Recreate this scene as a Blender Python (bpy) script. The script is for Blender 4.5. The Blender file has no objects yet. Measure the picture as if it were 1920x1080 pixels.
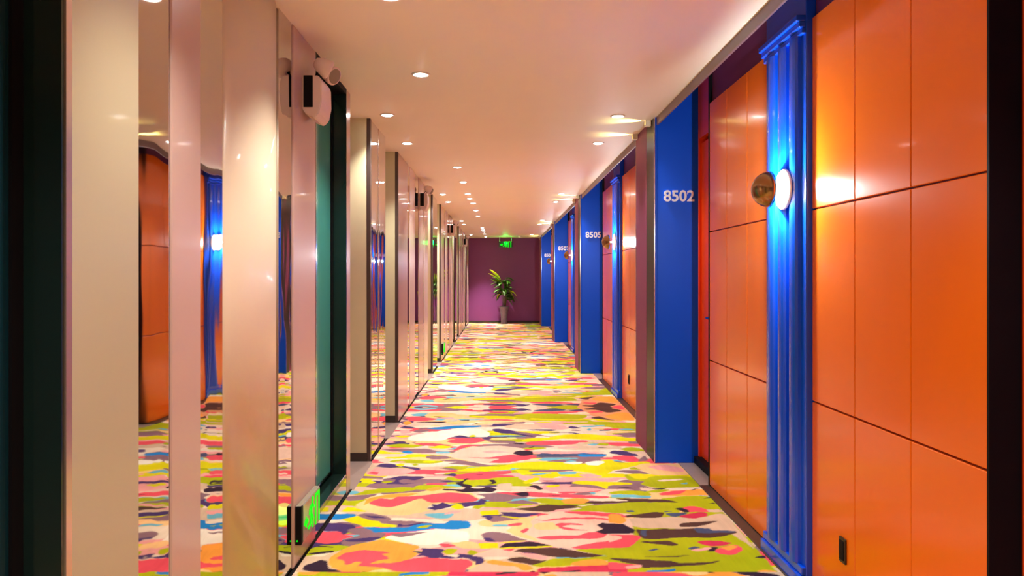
import bpy, bmesh, math, random
import numpy as np
from mathutils import Vector, Matrix

random.seed(7)
scene = bpy.context.scene
col = scene.collection
R = math.radians

# ------------------------------------------------------------------ camera
cam_data = bpy.data.cameras.new("camera")
cam = bpy.data.objects.new("camera", cam_data)
col.objects.link(cam)
cam.location = (0.0, 0.0, 1.28)
cam.rotation_euler = (R(90), 0, 0)
cam_data.sensor_width = 36.0
cam_data.lens = 36.0 * 1400 / 1920
cam_data.shift_x = 21 / 1920
cam_data.shift_y = -20 / 1920
cam_data.clip_start = 0.02
scene.camera = cam

# ------------------------------------------------------------------ world, view
world = bpy.data.worlds.new("world")
scene.world = world
world.use_nodes = True
world.node_tree.nodes["Background"].inputs[0].default_value = (0.02, 0.02, 0.025, 1)
world.node_tree.nodes["Background"].inputs[1].default_value = 0.3
vs = scene.view_settings
vs.view_transform = 'Standard'
vs.look = 'None'
vs.gamma = 1.0
vs.use_curve_mapping = False
vs.exposure = 1.0

DOWN_W = 44.0          # downlight power
DOWN_COL = (1.0, 0.91, 0.79)
DOOR_COL = (1.0, 0.97, 0.93)
SCONCE_W = 38.0
SCONCE_COL = (0.90, 0.97, 1.0)
ACCENT_W = 20.0

# ------------------------------------------------------------------ dimensions
WL = -0.906            # left wall plane
WR = 1.28              # right wall plane
CE = 2.385             # ceiling
COVE = 2.72
FINX = 1.06            # front of the blue columns
CEX = 1.075            # right edge of the dropped ceiling
Y0, Y1 = -3.0, 21.1
P = 4.8                # bay


# ------------------------------------------------------------------ materials
def srgb(r, g, b):
    f = lambda c: (c / 255 / 12.92) if c / 255 <= 0.04045 else ((c / 255 + 0.055) / 1.055) ** 2.4
    return (f(r), f(g), f(b), 1)


def mat(name, color, rough=0.5, metal=0.0, coat=0.0, emit=None, estr=0.0, noise=0.0, nscale=(8, 8, 8),
        bump=0.0, bscale=(20, 20, 20), spec=0.5, trans=0.0, ior=1.45):
    m = bpy.data.materials.new(name)
    m.use_nodes = True
    nt = m.node_tree
    b = nt.nodes["Principled BSDF"]
    b.inputs["Base Color"].default_value = color
    b.inputs["Roughness"].default_value = rough
    b.inputs["Metallic"].default_value = metal
    b.inputs["Coat Weight"].default_value = coat
    b.inputs["Coat Roughness"].default_value = 0.06
    b.inputs["Specular IOR Level"].default_value = spec
    b.inputs["Transmission Weight"].default_value = trans
    b.inputs["IOR"].default_value = ior
    if emit:
        b.inputs["Emission Color"].default_value = emit
        b.inputs["Emission Strength"].default_value = estr
    if noise or bump:
        tc = nt.nodes.new("ShaderNodeTexCoord")
    if noise:
        mp = nt.nodes.new("ShaderNodeMapping")
        mp.inputs["Scale"].default_value = nscale
        nz = nt.nodes.new("ShaderNodeTexNoise")
        nz.inputs["Scale"].default_value = 1.0
        nz.inputs["Detail"].default_value = 3
        mx = nt.nodes.new("ShaderNodeMix")
        mx.data_type = 'RGBA'
        mx.inputs[6].default_value = tuple(c * (1 - noise) for c in color[:3]) + (1,)
        mx.inputs[7].default_value = tuple(min(1, c * (1 + noise)) for c in color[:3]) + (1,)
        nt.links.new(tc.outputs["Object"], mp.inputs[0])
        nt.links.new(mp.outputs[0], nz.inputs[0])
        nt.links.new(nz.outputs[0], mx.inputs[0])
        nt.links.new(mx.outputs[2], b.inputs["Base Color"])
    if bump:
        mp = nt.nodes.new("ShaderNodeMapping")
        mp.inputs["Scale"].default_value = bscale
        nz = nt.nodes.new("ShaderNodeTexNoise")
        nz.inputs["Scale"].default_value = 1.0
        nz.inputs["Detail"].default_value = 1.5
        bp = nt.nodes.new("ShaderNodeBump")
        bp.inputs["Strength"].default_value = 1.0
        bp.inputs["Distance"].default_value = bump
        nt.links.new(tc.outputs["Object"], mp.inputs[0])
        nt.links.new(mp.outputs[0], nz.inputs[0])
        nt.links.new(nz.outputs[0], bp.inputs["Height"])
        nt.links.new(bp.outputs[0], b.inputs["Normal"])
        if coat:
            nt.links.new(bp.outputs[0], b.inputs["Coat Normal"])
    return m


M = {}
M['ceiling'] = mat("ceiling_paint", (0.95, 0.87, 0.72, 1), 0.5, spec=0.2, noise=0.02, nscale=(3, 3, 3))
M['orange'] = mat("orange_lacquer", (0.97, 0.190, 0.004, 1), 0.20, coat=0.10, spec=0.42, noise=0.05, nscale=(3, 3, 1.5),
                  bump=0.0006, bscale=(5, 5, 5))
M['red'] = mat("red_orange_door", (0.90, 0.07, 0.004, 1), 0.3, noise=0.03)
M['blue'] = mat("blue_lacquer", (0.001, 0.090, 0.82, 1), 0.24, coat=0.3, noise=0.05, nscale=(2, 2, 2))
M['bluefin'] = mat("blue_satin", (0.0005, 0.100, 0.90, 1), 0.42, spec=0.3, noise=0.05, nscale=(2, 2, 2))
M['purple'] = mat("purple_paint", (0.20, 0.05, 0.17, 1), 0.4, noise=0.05)
M['farpurple'] = mat("magenta_purple_paint", (0.24, 0.06, 0.22, 1), 0.5, spec=0.3, noise=0.04)
M['mauve'] = mat("mauve_paint", (0.24, 0.055, 0.13, 1), 0.6, spec=0.2, noise=0.05)
M['bronze'] = mat("dark_bronze", (0.018, 0.012, 0.012, 1), 0.4, spec=0.25, noise=0.1)
M['bronze_edge'] = mat("bronze_edge", (0.10, 0.07, 0.06, 1), 0.3, metal=0.5, noise=0.1)
M['fascia'] = mat("mauve_fascia", (0.20, 0.13, 0.155, 1), 0.4, noise=0.03)
M['black'] = mat("black_metal", (0.005, 0.005, 0.007, 1), 0.6, noise=0.2, spec=0.15)
M['base'] = mat("dark_baseboard", (0.045, 0.034, 0.026, 1), 0.35, noise=0.15)
M['stone'] = mat("grey_stone", (0.36, 0.28, 0.25, 1), 0.35, noise=0.12, nscale=(12, 12, 12))
M['cream'] = mat("cream_lacquer", (0.46, 0.42, 0.285, 1), 0.33, coat=0.15, noise=0.03, nscale=(2, 2, 1))
M['cheek'] = mat("pale_yellow_lacquer", (0.64, 0.60, 0.36, 1), 0.33, noise=0.03)
M['pink_sheen'] = mat("pink_lacquer_sheen", (0.72, 0.60, 0.54, 1), 0.26, coat=0.2, noise=0.03, nscale=(2, 2, 1))  # pink lacquer with the grazing reflection of farther panels painted into its colour
M['ivory'] = mat("ivory_lacquer", (0.76, 0.66, 0.49, 1), 0.36, coat=0.15, noise=0.03, nscale=(2, 2, 1))
M['pink'] = mat("pink_lacquer", (0.53, 0.385, 0.345, 1), 0.28, coat=0.2, noise=0.03, nscale=(2, 2, 1))
M['mirror'] = mat("wavy_mirror", (0.60, 0.57, 0.53, 1), 0.025, metal=1.0, noise=0.02, bump=0.0038, bscale=(3, 3.6, 1.3))
M['steel'] = mat("polished_steel", (0.55, 0.52, 0.48, 1), 0.06, metal=1.0, noise=0.03)
M['edge'] = mat("satin_edge_trim", (0.75, 0.62, 0.55, 1), 0.2, metal=0.8, noise=0.04)
M['teal'] = mat("teal_glass", (0.08, 0.44, 0.40, 1), 0.14, coat=0.6, noise=0.05)
M['teal_dim'] = mat("teal_glass_dimmed", (0.004, 0.03, 0.045, 1), 0.14, coat=0.6, noise=0.05)  # same teal glass, its dimmer reflection near the camera painted in as darker colour
M['dgreen'] = mat("dark_green_metal", (0.008, 0.022, 0.02, 1), 0.16, coat=0.4, noise=0.1)
M['white'] = mat("white_plastic", (0.80, 0.68, 0.64, 1), 0.35, noise=0.02)
M['ring'] = mat("white_enamel", (0.85, 0.82, 0.80, 1), 0.3, noise=0.02)
M['silver'] = mat("brushed_number_metal", (0.85, 0.85, 0.87, 1), 0.35, metal=0.3, noise=0.03)
M['brass'] = mat("antique_brass", (0.36, 0.22, 0.09, 1), 0.22, metal=1.0, noise=0.2, nscale=(20, 20, 20))
M['bulb'] = mat("bulb_glow", (1, 1, 1, 1), 0.4, emit=(0.92, 0.98, 1, 1), estr=40)
M['lens'] = mat("downlight_glow", (1, 1, 1, 1), 0.4, emit=(1.0, 0.95, 0.92, 1), estr=22)
M['slot'] = mat("slot_glow", (1, 1, 1, 1), 0.4, emit=(1.0, 0.9, 0.55, 1), estr=8)
M['green'] = mat("exit_green_glow", (0, 0.12, 0.005, 1), 0.6, emit=(0.0, 0.72, 0.004, 1), estr=0.9, spec=0.1)
M['signface'] = mat("sign_face", (0.30, 0.30, 0.22, 1), 0.25, noise=0.05)
M['outlet'] = mat("bronze_outlet", (0.05, 0.032, 0.015, 1), 0.35, metal=0.4, noise=0.1)
M['vase'] = mat("grey_ceramic", (0.16, 0.13, 0.17, 1), 0.2, coat=0.3, noise=0.25, nscale=(25, 25, 25))
M['soil'] = mat("soil", (0.03, 0.02, 0.012, 1), 0.9, noise=0.4)
M['leaf'] = mat("dark_leaf", (0.05, 0.15, 0.010, 1), 0.4, noise=0.4, nscale=(9, 9, 9))
M['lime'] = mat("lime_leaf", (0.62, 0.95, 0.015, 1), 0.4, noise=0.3, nscale=(9, 9, 9))
M['stem'] = mat("leaf_stem", (0.10, 0.13, 0.02, 1), 0.5, noise=0.3)
M['plaster'] = mat("hidden_plaster", (0.35, 0.3, 0.28, 1), 0.6, noise=0.05)


# ------------------------------------------------------------------ helpers
def obj(name, bm, m, parent=None, smooth=False):
    me = bpy.data.meshes.new(name)
    bmesh.ops.recalc_face_normals(bm, faces=bm.faces[:])
    bm.to_mesh(me)
    bm.free()
    if smooth:
        for p in me.polygons:
            p.use_smooth = True
    me.materials.append(m)
    o = bpy.data.objects.new(name, me)
    col.objects.link(o)
    if parent:
        o.parent = parent
    return o


def box(bm, x0, x1, y0, y1, z0, z1, bev=0.0, seg=1):
    t = bmesh.new()
    bmesh.ops.create_cube(t, size=1.0)
    bmesh.ops.scale(t, vec=(abs(x1 - x0), abs(y1 - y0), abs(z1 - z0)), verts=t.verts)
    bmesh.ops.translate(t, vec=((x0 + x1) / 2, (y0 + y1) / 2, (z0 + z1) / 2), verts=t.verts)
    if bev:
        bmesh.ops.bevel(t, geom=t.edges[:], offset=bev, segments=seg, profile=0.5, affect='EDGES')
    merge(bm, t)
    return bm


def merge(bm, t):
    me = bpy.data.meshes.new("tmp")
    t.to_mesh(me)
    t.free()
    bm.from_mesh(me)
    bpy.data.meshes.remove(me)


def B(*a, **k):
    return box(bmesh.new(), *a, **k)


def lathe(bm, prof, seg=24, mtx=None, cap=True):
    """prof: list of (r, z); revolved about z."""
    t = bmesh.new()
    rings = []
    for r, z in prof:
        if r < 1e-6:
            rings.append([t.verts.new((0, 0, z))])
        else:
            rings.append([t.verts.new((r * math.cos(2 * math.pi * i / seg), r * math.sin(2 * math.pi * i / seg), z)) for i in range(seg)])
    for a, b in zip(rings, rings[1:]):
        for i in range(seg):
            j = (i + 1) % seg
            if len(a) == 1 and len(b) == 1:
                continue
            if len(a) == 1:
                t.faces.new((a[0], b[i], b[j]))
            elif len(b) == 1:
                t.faces.new((a[i], b[0], a[j]))
            else:
                t.faces.new((a[i], b[i], b[j], a[j]))
    if mtx is not None:
        t.transform(mtx)
    merge(bm, t)
    return bm


def tube(bm, pts, rad, seg=8):
    pts = [Vector(p) for p in pts]
    t = bmesh.new()
    rings = []
    for i, p in enumerate(pts):
        d = (pts[min(i + 1, len(pts) - 1)] - pts[max(i - 1, 0)]).normalized()
        up = Vector((0, 0, 1)) if abs(d.z) < 0.9 else Vector((1, 0, 0))
        a = d.cross(up).normalized()
        b = d.cross(a)
        r = rad[i] if isinstance(rad, (list, tuple)) else rad
        rings.append([t.verts.new(p + a * r * math.cos(2 * math.pi * k / seg) + b * r * math.sin(2 * math.pi * k / seg)) for k in range(seg)])
    for a, b in zip(rings, rings[1:]):
        for k in range(seg):
            t.faces.new((a[k], a[(k + 1) % seg], b[(k + 1) % seg], b[k]))
    t.faces.new(rings[0][::-1])
    t.faces.new(rings[-1])
    merge(bm, t)
    return bm


def empty(name, loc=(0, 0, 0)):
    o = bpy.data.objects.new(name, None)
    o.empty_display_size = 0.05
    o.location = loc
    col.objects.link(o)
    return o


def tag(o, label, cat, group=None):
    o["label"] = label
    o["category"] = cat
    if group:
        o["group"] = group
    return o


def struct(o):
    o["kind"] = "structure"
    return o


def copy_tree(root, loc):
    r = root.copy()
    col.objects.link(r)
    r.location = loc
    for ch in root.children:
        c = ch.copy()
        col.objects.link(c)
        c.parent = r
        for g in ch.children:
            d = g.copy()
            col.objects.link(d)
            d.parent = c
    return r


def light(name, kind, loc, power, color, parent, size=0.02, **kw):
    ld = bpy.data.lights.new(name, kind)
    ld.energy = power
    ld.color = color
    ld.shadow_soft_size = size
    for k, v in kw.items():
        setattr(ld, k, v)
    o = bpy.data.objects.new(name, ld)
    o.location = loc
    col.objects.link(o)
    o.parent = parent
    return o


ORD = ["nearest", "second", "third", "fourth", "fifth", "sixth", "seventh", "eighth", "ninth", "tenth",
       "eleventh", "twelfth", "thirteenth", "fourteenth", "fifteenth", "sixteenth"]

# ================================================================== SETTING
# ---------------------------------------------------------------- floor and carpet
floor = struct(obj("floor", B(-1.4, 1.6, Y0 - 0.1, Y1 + 0.1, -0.12, -0.012), M['stone']))
PAL = [srgb(*c) for c in ((238, 220, 196), (250, 240, 222), (216, 188, 160), (255, 166, 66), (255, 205, 140), (240, 84, 100), (206, 52, 84),
                         (248, 170, 165), (176, 184, 8), (226, 218, 2), (74, 54, 108), (50, 32, 52), (142, 108, 118), (84, 56, 50),
                         (30, 132, 205), (112, 186, 205), (74, 84, 118), (236, 200, 178), (226, 160, 112))]
CARPET = """18 260 7906 612 8208 1010 8271 1286 8145 1259 7265 1213 6678 895 6678 734 7467 471 7519
8 -854 7680 -607 7791 -232 7680 332 7626 132 7572 -404 7467 -770 7572
5 -870 6805 -816 6892 -559 6762 -599 6678 -817 6637
3 -867 6596 -820 6658 -776 6556 -823 6438
11 -782 6604 -596 6637 -468 6617 -526 6556 -622 6576
14 -643 6325 -498 6400 -364 6458 -241 6438 -165 6458 -170 6381 -343 6343 -503 6269
10 -866 6362 -823 6438 -723 6362 -748 6325
7 -851 6251 -772 6269 -727 6144 -817 6109
12 -731 6179 -699 6288 -576 6251 -669 6144
11 -377 6678 -275 6720 -281 6658 -344 6658
11 -258 6477 -199 6576 -205 6516
1 -569 6179 -343 6343 -153 6306 -76 6109 -110 5973 -396 6007 -455 5843 -733 5843 -744 6040
5 -433 5828 -348 5924 -151 5940 -121 5843 -215 5750 -366 5765
10 -397 6024 -327 6057 -260 5990 -308 5957
9 -261 6024 -220 6075 -189 6007 -245 5973
10 -203 5990 -124 5980 -59 5924 -108 5892
9 -556 5600 -470 5689 -360 5659 -395 5585
8 -883 5689 -776 5750 -578 5689 -663 5600 -827 5629
9 -868 6007 -774 6057 -711 6007 -790 5957
10 -854 5812 -761 5843 -709 5756 -790 5750
17 -358 5430 -276 5600 -37 5689 177 5600 217 5271 -348 5271
5 -401 5486 -339 5542 -319 5659 -255 5719 -78 5719 -212 5659 -276 5600 -324 5514
5 -262 5310 -98 5323 94 5403 106 5349 -34 5297
7 -153 5486 -36 5528 82 5458 -74 5430
11 88 5430 122 5514 195 5528 239 5486 234 5376 119 5363
12 -544 5349 -483 5376 -349 5297 -310 5271 -523 5271
14 -728 5486 -692 5514 -633 5458 -641 5417 -707 5430
10 -78 6288 -11 6325 123 6215 266 6109 260 5973 106 6109 4 6126 -55 6197
9 -90 6109 -3 6144 4 6075 -75 6057
4 -258 6678 -44 6784 213 6741 289 6637 -120 6556
7 -398 7364 -297 7467 -49 7545 -221 7314
5 -250 6699 69 6741 147 6658 -43 6678
10 -799 6892 -685 6901 -697 6857
10 -635 6892 -517 6848 -563 6814
10 126 7265 214 7314 312 7168 211 7192
15 -900 7314 -758 7289 -606 7339 -650 7240 -783 7192
8 87 6892 307 7050 298 6848
13 6 7935 139 8024 328 7964 156 7894
9 -867 7964 -764 8084 -531 8054 -336 7964 -613 7877
6 481 7680 678 7848 785 7791 736 7572 550 7626
11 401 7906 577 7994 702 7906 530 7860
11 436 7691 534 7653 738 7599 652 7545
13 801 7265 935 7364 1094 7493 1199 7599 1206 7415 1068 7314 1183 7168 1012 7050 933 7216 830 7216
5 1092 7364 1223 7519 1208 7216 1130 7265
5 816 7097 961 7168 982 7074 861 7050
16 278 7168 528 7314 656 7192 446 7121
8 103 6848 239 7027 522 7005 817 6959 762 6762 501 6720 224 6805
3 929 6870 1117 7074 1209 7074 1209 6658 1057 6699
13 796 6784 907 6892 968 6741 1030 6678 933 6720
13 114 7599 275 7545 420 7415 253 7441
9 374 5973 496 6075 703 6109 882 6040 1000 5973 1093 5940 1070 5812 788 5875 512 5924 419 5908
8 722 5689 761 5781 839 5750 815 5674
8 879 5571 969 5629 1044 5600 1075 5486 931 5486
9 150 5843 216 5940 374 5973 482 5908 297 5859
16 259 5349 302 5444 390 5403 490 5376 460 5323
14 544 5403 602 5458 658 5389 759 5376 652 5336 564 5349
10 780 5430 833 5528 934 5500 972 5349 887 5376
5 793 5349 938 5376 957 5271 794 5271
5 176 5781 296 5843 530 5812 630 5843 576 5719 343 5689 208 5704
7 420 5629 570 5659 592 5615 456 5585
7 311 6438 407 6497 572 6438 513 6288 366 6325
10 567 6381 617 6431 699 6343 605 6306
16 811 6269 940 6288 910 6233 819 6222
15 980 6306 1089 6325 1136 6251 1009 6251
15 721 6269 760 6343 764 6251 732 6233
12 93 6197 224 6162 377 6024 459 5973 348 6007 207 6075
11 86 5765 169 5781 174 5719 113 5734
11 198 5606 260 5665 244 5600
11 726 5615 806 5615 750 5594
11 95 5458 136 5528 213 5500 248 5403 157 5349 94 5403
5 80 5349 259 5363 242 5271 79 5271
17 -610 5430 81 5430 77 5120 -119 5144 -310 5271 -411 5363
4 -822 4200 -728 4389 -475 4461 -321 4537 -154 4389 -119 4284 -274 4233 -380 4233 -416 4135 -386 4088 -523 4012 -659 4027 -754 4104
3 -774 4184 -771 4335 -647 4407 -473 4443 -565 4335 -709 4335 -753 4233
5 -758 4233 -704 4335 -632 4301 -608 4353 -476 4371 -314 4443 -186 4416 -119 4284 -224 4233 -326 4250 -400 4233 -461 4335 -549 4216 -610 4151 -667 4167
10s -416 4135 -379 4167 -394 4216 -358 4208 -331 4250 -282 4200 -209 4241 -129 4267 -120 4318 -79 4284 -87 4216 -146 4184 -195 4167 -280 4167 -363 4104
9 -280 4167 -253 4216 -212 4200 -204 4135 -247 4112
8 -165 4151 -137 4200 -96 4167 -125 4120
7 -314 4027 -270 4096 -201 4088 -247 4042
12 -909 4353 -833 4389 -712 4416 -771 4335 -813 4284 -881 4267
8 -875 4389 -818 4480 -710 4537 -561 4556 -481 4518 -581 4461 -724 4425 -803 4398
8 -545 4518 -511 4595 -391 4605 -225 4556 -362 4518 -479 4499
3 -457 4499 -389 4575 -341 4518 -422 4461
9 -872 4104 -860 4167 -808 4151 -715 4073 -870 4073
12 -774 4027 -707 4057 -596 3990 -729 3990
10 -796 4726 -679 4779 -649 4811 -505 4800 -479 4768 -546 4705 -607 4747 -642 4716 -620 4634 -527 4644 -590 4615 -722 4615 -664 4675 -662 4737 -730 4737
9 -878 4655 -865 4737 -816 4716 -772 4655 -806 4625
8 -754 4675 -702 4705 -666 4685 -714 4634
7 -883 4865 -838 5048 -782 5001 -690 5024 -589 4978 -561 4943 -619 4843 -785 4800
5 -867 4876 -840 4921 -801 4898 -804 4843
10 -854 5072 -815 5132 -728 5120 -687 5048 -648 5072 -532 5001 -551 4955 -614 4989 -669 5048 -748 5013 -826 5048
9 -724 5096 -682 5144 -652 5096 -687 5048
8 -611 5108 -584 5140 -554 5096 -588 5072
7 -747 5169 -678 5207 -649 5169 -719 5144
9 -547 5194 -519 5232 -461 5207 -464 5169 -530 5157
12 -537 5349 -405 5363 -341 5271 -496 5245
12 -455 5207 -322 5258 -200 5182 -93 5096 4 5072 -141 5048 -227 5096 -375 5132 -292 5182
9 -308 4932 -223 5013 -105 5048 76 5048 74 4966 -114 4932 -231 4921
5 -285 4843 -171 4898 74 4955 73 4865 -88 4822 -277 4800
11 -181 4850 -112 4861 -118 4843
10 -400 4843 -343 4854 -310 4883 -278 4832 -311 4804 -352 4817
2 -30 4615 70 4655 67 4461 -18 4480
11 -285 4665 -247 4675 -217 4758 -194 4737 -221 4716 -239 4634 -194 4605 -171 4575 -186 4537 -115 4527 -105 4556 -51 4556 -24 4499 -50 4443 -124 4461 -219 4443 -285 4480 -355 4489 -346 4518 -222 4508 -213 4546 -271 4615
11 -95 4605 -52 4644 -81 4726 -42 4726 -24 4675 -41 4625
12 -419 5001 -355 5024 -281 4978 -315 4955 -377 4989
5 -262 5310 -97 5297 81 5403 80 5323 -84 5271
5 -95 5157 -21 5219 79 5271 78 5169 4 5144
7 -490 4822 -365 4832 -282 4796 -475 4783
9 -20 5048 102 5144 288 5194 441 5169 589 5120 763 5271 812 5144 1030 5194 1028 5120 921 5072 732 4932 666 4800 591 4887 452 4955 218 5001 99 5001
16 255 5403 429 5417 612 5430 776 5403 728 5336 487 5336 269 5310
14 544 5403 647 5403 774 5389 726 5323 561 5323
5 -147 5271 42 5376 253 5376 204 5245 41 5169 -95 5169 10 5271
11 94 5417 211 5430 208 5363 131 5349
1 582 5169 675 5219 732 5182 662 5072 586 5096
1 426 5144 474 5194 571 5182 539 5108
15 444 5207 508 5232 529 5194 459 5169
5 793 5349 938 5376 976 5271 917 5182 824 5219
10 793 5430 974 5430 997 5349 934 5349 851 5389
12 972 5245 1041 5376 1035 5219 954 5182
12 186 4955 484 4978 480 4943 331 4910 191 4910
15 195 4865 318 4898 340 4876 234 4832
15 366 4910 496 4921 489 4854 384 4843
9 256 4822 374 4865 381 4800 321 4758 253 4768
7 488 4843 588 4865 666 4800 548 4768
12 742 4921 831 4966 922 4943 974 4854 891 4843 820 4898
8 799 4843 884 4865 963 4800 942 4695 819 4695 796 4758
9 136 4655 208 4779 253 4768 226 4675 157 4625
9 423 4634 485 4705 583 4685 812 4655 815 4605 660 4595 641 4499 594 4595
9 265 4575 355 4615 363 4575 295 4537
11 255 4691 295 4705 351 4705 293 4679
7 272 4518 363 4575 513 4556 645 4489 513 4461 300 4452
5 -39 4443 173 4461 402 4407 633 4371 620 4318 395 4335 169 4353 -18 4425
11 254 4392 348 4389 326 4371
11 50 4416 103 4434 120 4452 172 4443 170 4371 128 4362 97 4398
11 161 4575 223 4605 261 4508 228 4489 199 4556
12 395 4392 502 4458 544 4452 558 4398
15 527 4443 561 4461 558 4398 534 4416
8 136 4301 241 4335 341 4301 386 4233 284 4208 205 4241
3 341 4301 447 4335 520 4301 465 4216 364 4216
12 23 4250 126 4301 185 4250 233 4208 164 4225 83 4225
7 -7 4120 42 4135 130 4104 32 4088
7 82 4167 214 4216 223 4192 151 4151
13 52 4127 181 4151 233 4200 408 4200 464 4167 327 4120 255 4073 159 4088
9s -109 4088 -17 4104 -9 4027 -107 4019
10 -9 4080 90 4057 234 4042 156 4012 32 4027
8 400 4167 481 4184 688 4233 856 4267 808 4027 657 4042 519 4088 353 4088 458 4151
8 638 4443 707 4480 835 4480 892 4443 877 4371 767 4398 643 4407
15s 642 4398 767 4398 877 4371 868 4327 644 4344
13 467 4233 521 4267 755 4267 641 4318 867 4318 856 4267 760 4241 536 4225
11 707 4546 783 4546 805 4521 736 4527
17 232 4012 305 4088 343 4080 508 4004 553 3982 230 3982
5 333 4080 470 4088 636 4027 649 3990 509 4012 370 4057
16 682 4104 736 4104 741 4080 691 4073
13 652 4012 814 4057 799 3982 648 3982
9 803 4865 930 4865 1064 4843 1151 4822 993 4779 868 4716
4 899 5048 971 5144 1238 5132 1260 4843 1014 4822 958 4887
7 977 5048 1123 5108 1212 5024 1222 4921 1084 4932
8 952 4800 1083 4822 1241 4789 1242 4566 1019 4537 943 4537 860 4615
0 980 4716 1145 4747 1149 4716 996 4685
15 1107 4634 1169 4665 1151 4615
8 818 4443 971 4518 1021 4499 955 4443
3 930 4425 1014 4471 1176 4518 1256 4499 1236 4389 1067 4380 942 4380
5 930 4425 1014 4471 1123 4499 1063 4407 942 4380
8 918 4318 1088 4380 1221 4371 1233 4233 1234 4104 1106 4135 1007 4135 929 4012 691 4012 670 4184 938 4267
13 642 4327 945 4301 1033 4241 833 4250 737 4284
11 1157 4327 1239 4362 1242 4335
11 1172 4233 1215 4241 1210 4225
2 1136 4104 1214 4135 1235 3982 1084 3982
5 997 4135 1059 4184 1089 4184 1141 4120 1125 4027 1048 4027 1006 4088
11 963 4135 1011 4151 1035 4088 1008 4057 980 4104
6 951 3982 1006 4050 1096 4027 1017 3982
16 887 4080 928 4088 975 4042 923 3982 901 4012
16 687 4104 727 4107 732 4080 691 4073
11 819 4566 894 4560 930 4527 1010 4546 993 4518 937 4508 880 4546
11 1139 4499 1205 4546 1229 4556 1147 4489
8s 511 3560 714 3982 924 4073 1215 4073 1199 3162 454 3162
2 645 3968 907 3997 1042 3968 1215 4073 1203 3733 1199 3491 1169 3657 1149 3733 953 3799 684 3813
4 -252 3620 -152 3608 -149 3537 -200 3549
1 -553 3708 -350 3799 -240 3779 -158 3746 -152 3596 -273 3620 -304 3572 -379 3560 -572 3657
2 -822 3403 -773 3502 -739 3537 -787 3403 -768 3319 -706 3268 -763 3278
3 -787 3403 -739 3537 -596 3645 -506 3620 -378 3549 -410 3502 -384 3457 -412 3381 -458 3278 -304 3219 -329 3162 -578 3162 -694 3248 -768 3319
5 -759 3403 -724 3468 -656 3502 -581 3502 -505 3468 -556 3452 -495 3397 -561 3381 -592 3329 -523 3344 -467 3344 -405 3392 -316 3424 -232 3392 -143 3392 -139 3288 -220 3219 -295 3205 -364 3239 -471 3258 -514 3288 -636 3308 -628 3350 -693 3319 -712 3371
3 -642 3298 -677 3319 -662 3360 -626 3360 -626 3319
11 -872 3308 -815 3381 -782 3360 -761 3288 -695 3253 -719 3224 -778 3229 -869 3268
8 -871 3162 -856 3248 -757 3219 -675 3234 -584 3200 -570 3162
8 -901 3514 -856 3572 -771 3572 -708 3554 -770 3491 -829 3457 -903 3424
11 -886 3554 -838 3566 -781 3537 -833 3543
11 -894 3468 -808 3491 -781 3502 -783 3474 -832 3452 -885 3452
5 -937 3759 -800 3766 -779 3708 -722 3689 -770 3645 -785 3596 -895 3590
10 -968 3882 -860 3896 -771 3868 -736 3806 -764 3746 -779 3708 -804 3766 -939 3766
12 -771 3608 -759 3657 -697 3695 -764 3746 -775 3799 -694 3826 -638 3766 -562 3733 -596 3645 -703 3572 -754 3572
10 -767 3632 -707 3657 -611 3682 -583 3670 -616 3632 -712 3614
14 -983 3982 -960 4042 -786 4042 -762 3968 -846 3938 -976 3953
9 -851 3938 -752 4012 -643 3931 -616 3882 -539 3854 -538 3820 -673 3833 -699 3826 -798 3910
14 -717 3826 -654 3833 -596 3813 -539 3826 -476 3826 -448 3868 -396 3896 -288 3882 -269 3938 -175 3924 -149 3854 -161 3813 -241 3786 -351 3806 -402 3779 -498 3753 -635 3746 -664 3786
8 -431 3833 -366 3868 -351 3854 -379 3820 -424 3813
10 -541 3840 -529 3882 -496 3847 -450 3882 -397 3903 -456 3854 -504 3833
12 -779 4027 -722 4057 -594 3982 -574 3938 -621 3910 -682 3938 -746 3982
10 -734 4019 -654 3997 -601 3960 -688 3975
12 -555 3720 -500 3740 -355 3759 -434 3708 -492 3676
5 -306 3596 -245 3590 -201 3560 -267 3531
10s -422 3497 -363 3491 -380 3531 -282 3519 -255 3491 -278 3468 -259 3435 -201 3413 -170 3457 -129 3446 -127 3403 -176 3413 -232 3397 -274 3413 -322 3403 -362 3435 -393 3424 -372 3457
8 -279 3480 -249 3525 -198 3514 -212 3457 -251 3441
4 -579 3258 -513 3278 -469 3248 -394 3229 -360 3200 -554 3200
11 -608 3243 -582 3248 -561 3239 -591 3234
4 -204 3620 -153 3620 -104 3596 -102 3514 -200 3537
2 -159 3229 -78 3360 51 3403 152 3319 110 3239 -67 3219
17 96 3896 228 4027 341 4057 538 4012 640 3997 694 3924 628 3549 474 3537 346 3514 264 3537 175 3620 99 3670 56 3733 39 3786
4 21 3773 105 3910 169 3997 203 4012 152 3910 167 3840 109 3733 169 3670 183 3608 133 3645 73 3695
4 178 3882 273 3910 287 3854 319 3799 192 3786 167 3826
5 163 3946 218 3931 315 3975 392 3982 556 3975 582 3924 530 3953 389 3956 284 3938 222 3921
5 284 3868 314 3896 396 3889 434 3854 352 3861 313 3833 374 3799 462 3779 327 3779 290 3833
5 169 3670 232 3701 385 3695 435 3746 505 3766 536 3733 511 3682 447 3657 315 3645 211 3645
5 326 3531 408 3584 530 3632 601 3670 656 3708 629 3554 473 3525 379 3514
5 525 3720 639 3714 630 3657 584 3645 601 3670 558 3701
5 30 3868 77 3896 114 3889 104 3854 48 3840
5 97 3759 130 3813 148 3806 118 3733
12 -99 3727 -60 3759 34 3733 90 3663 132 3626 54 3632 -10 3614 -62 3608 -80 3645
10 -89 3670 -59 3682 -15 3608 -71 3614
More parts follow.
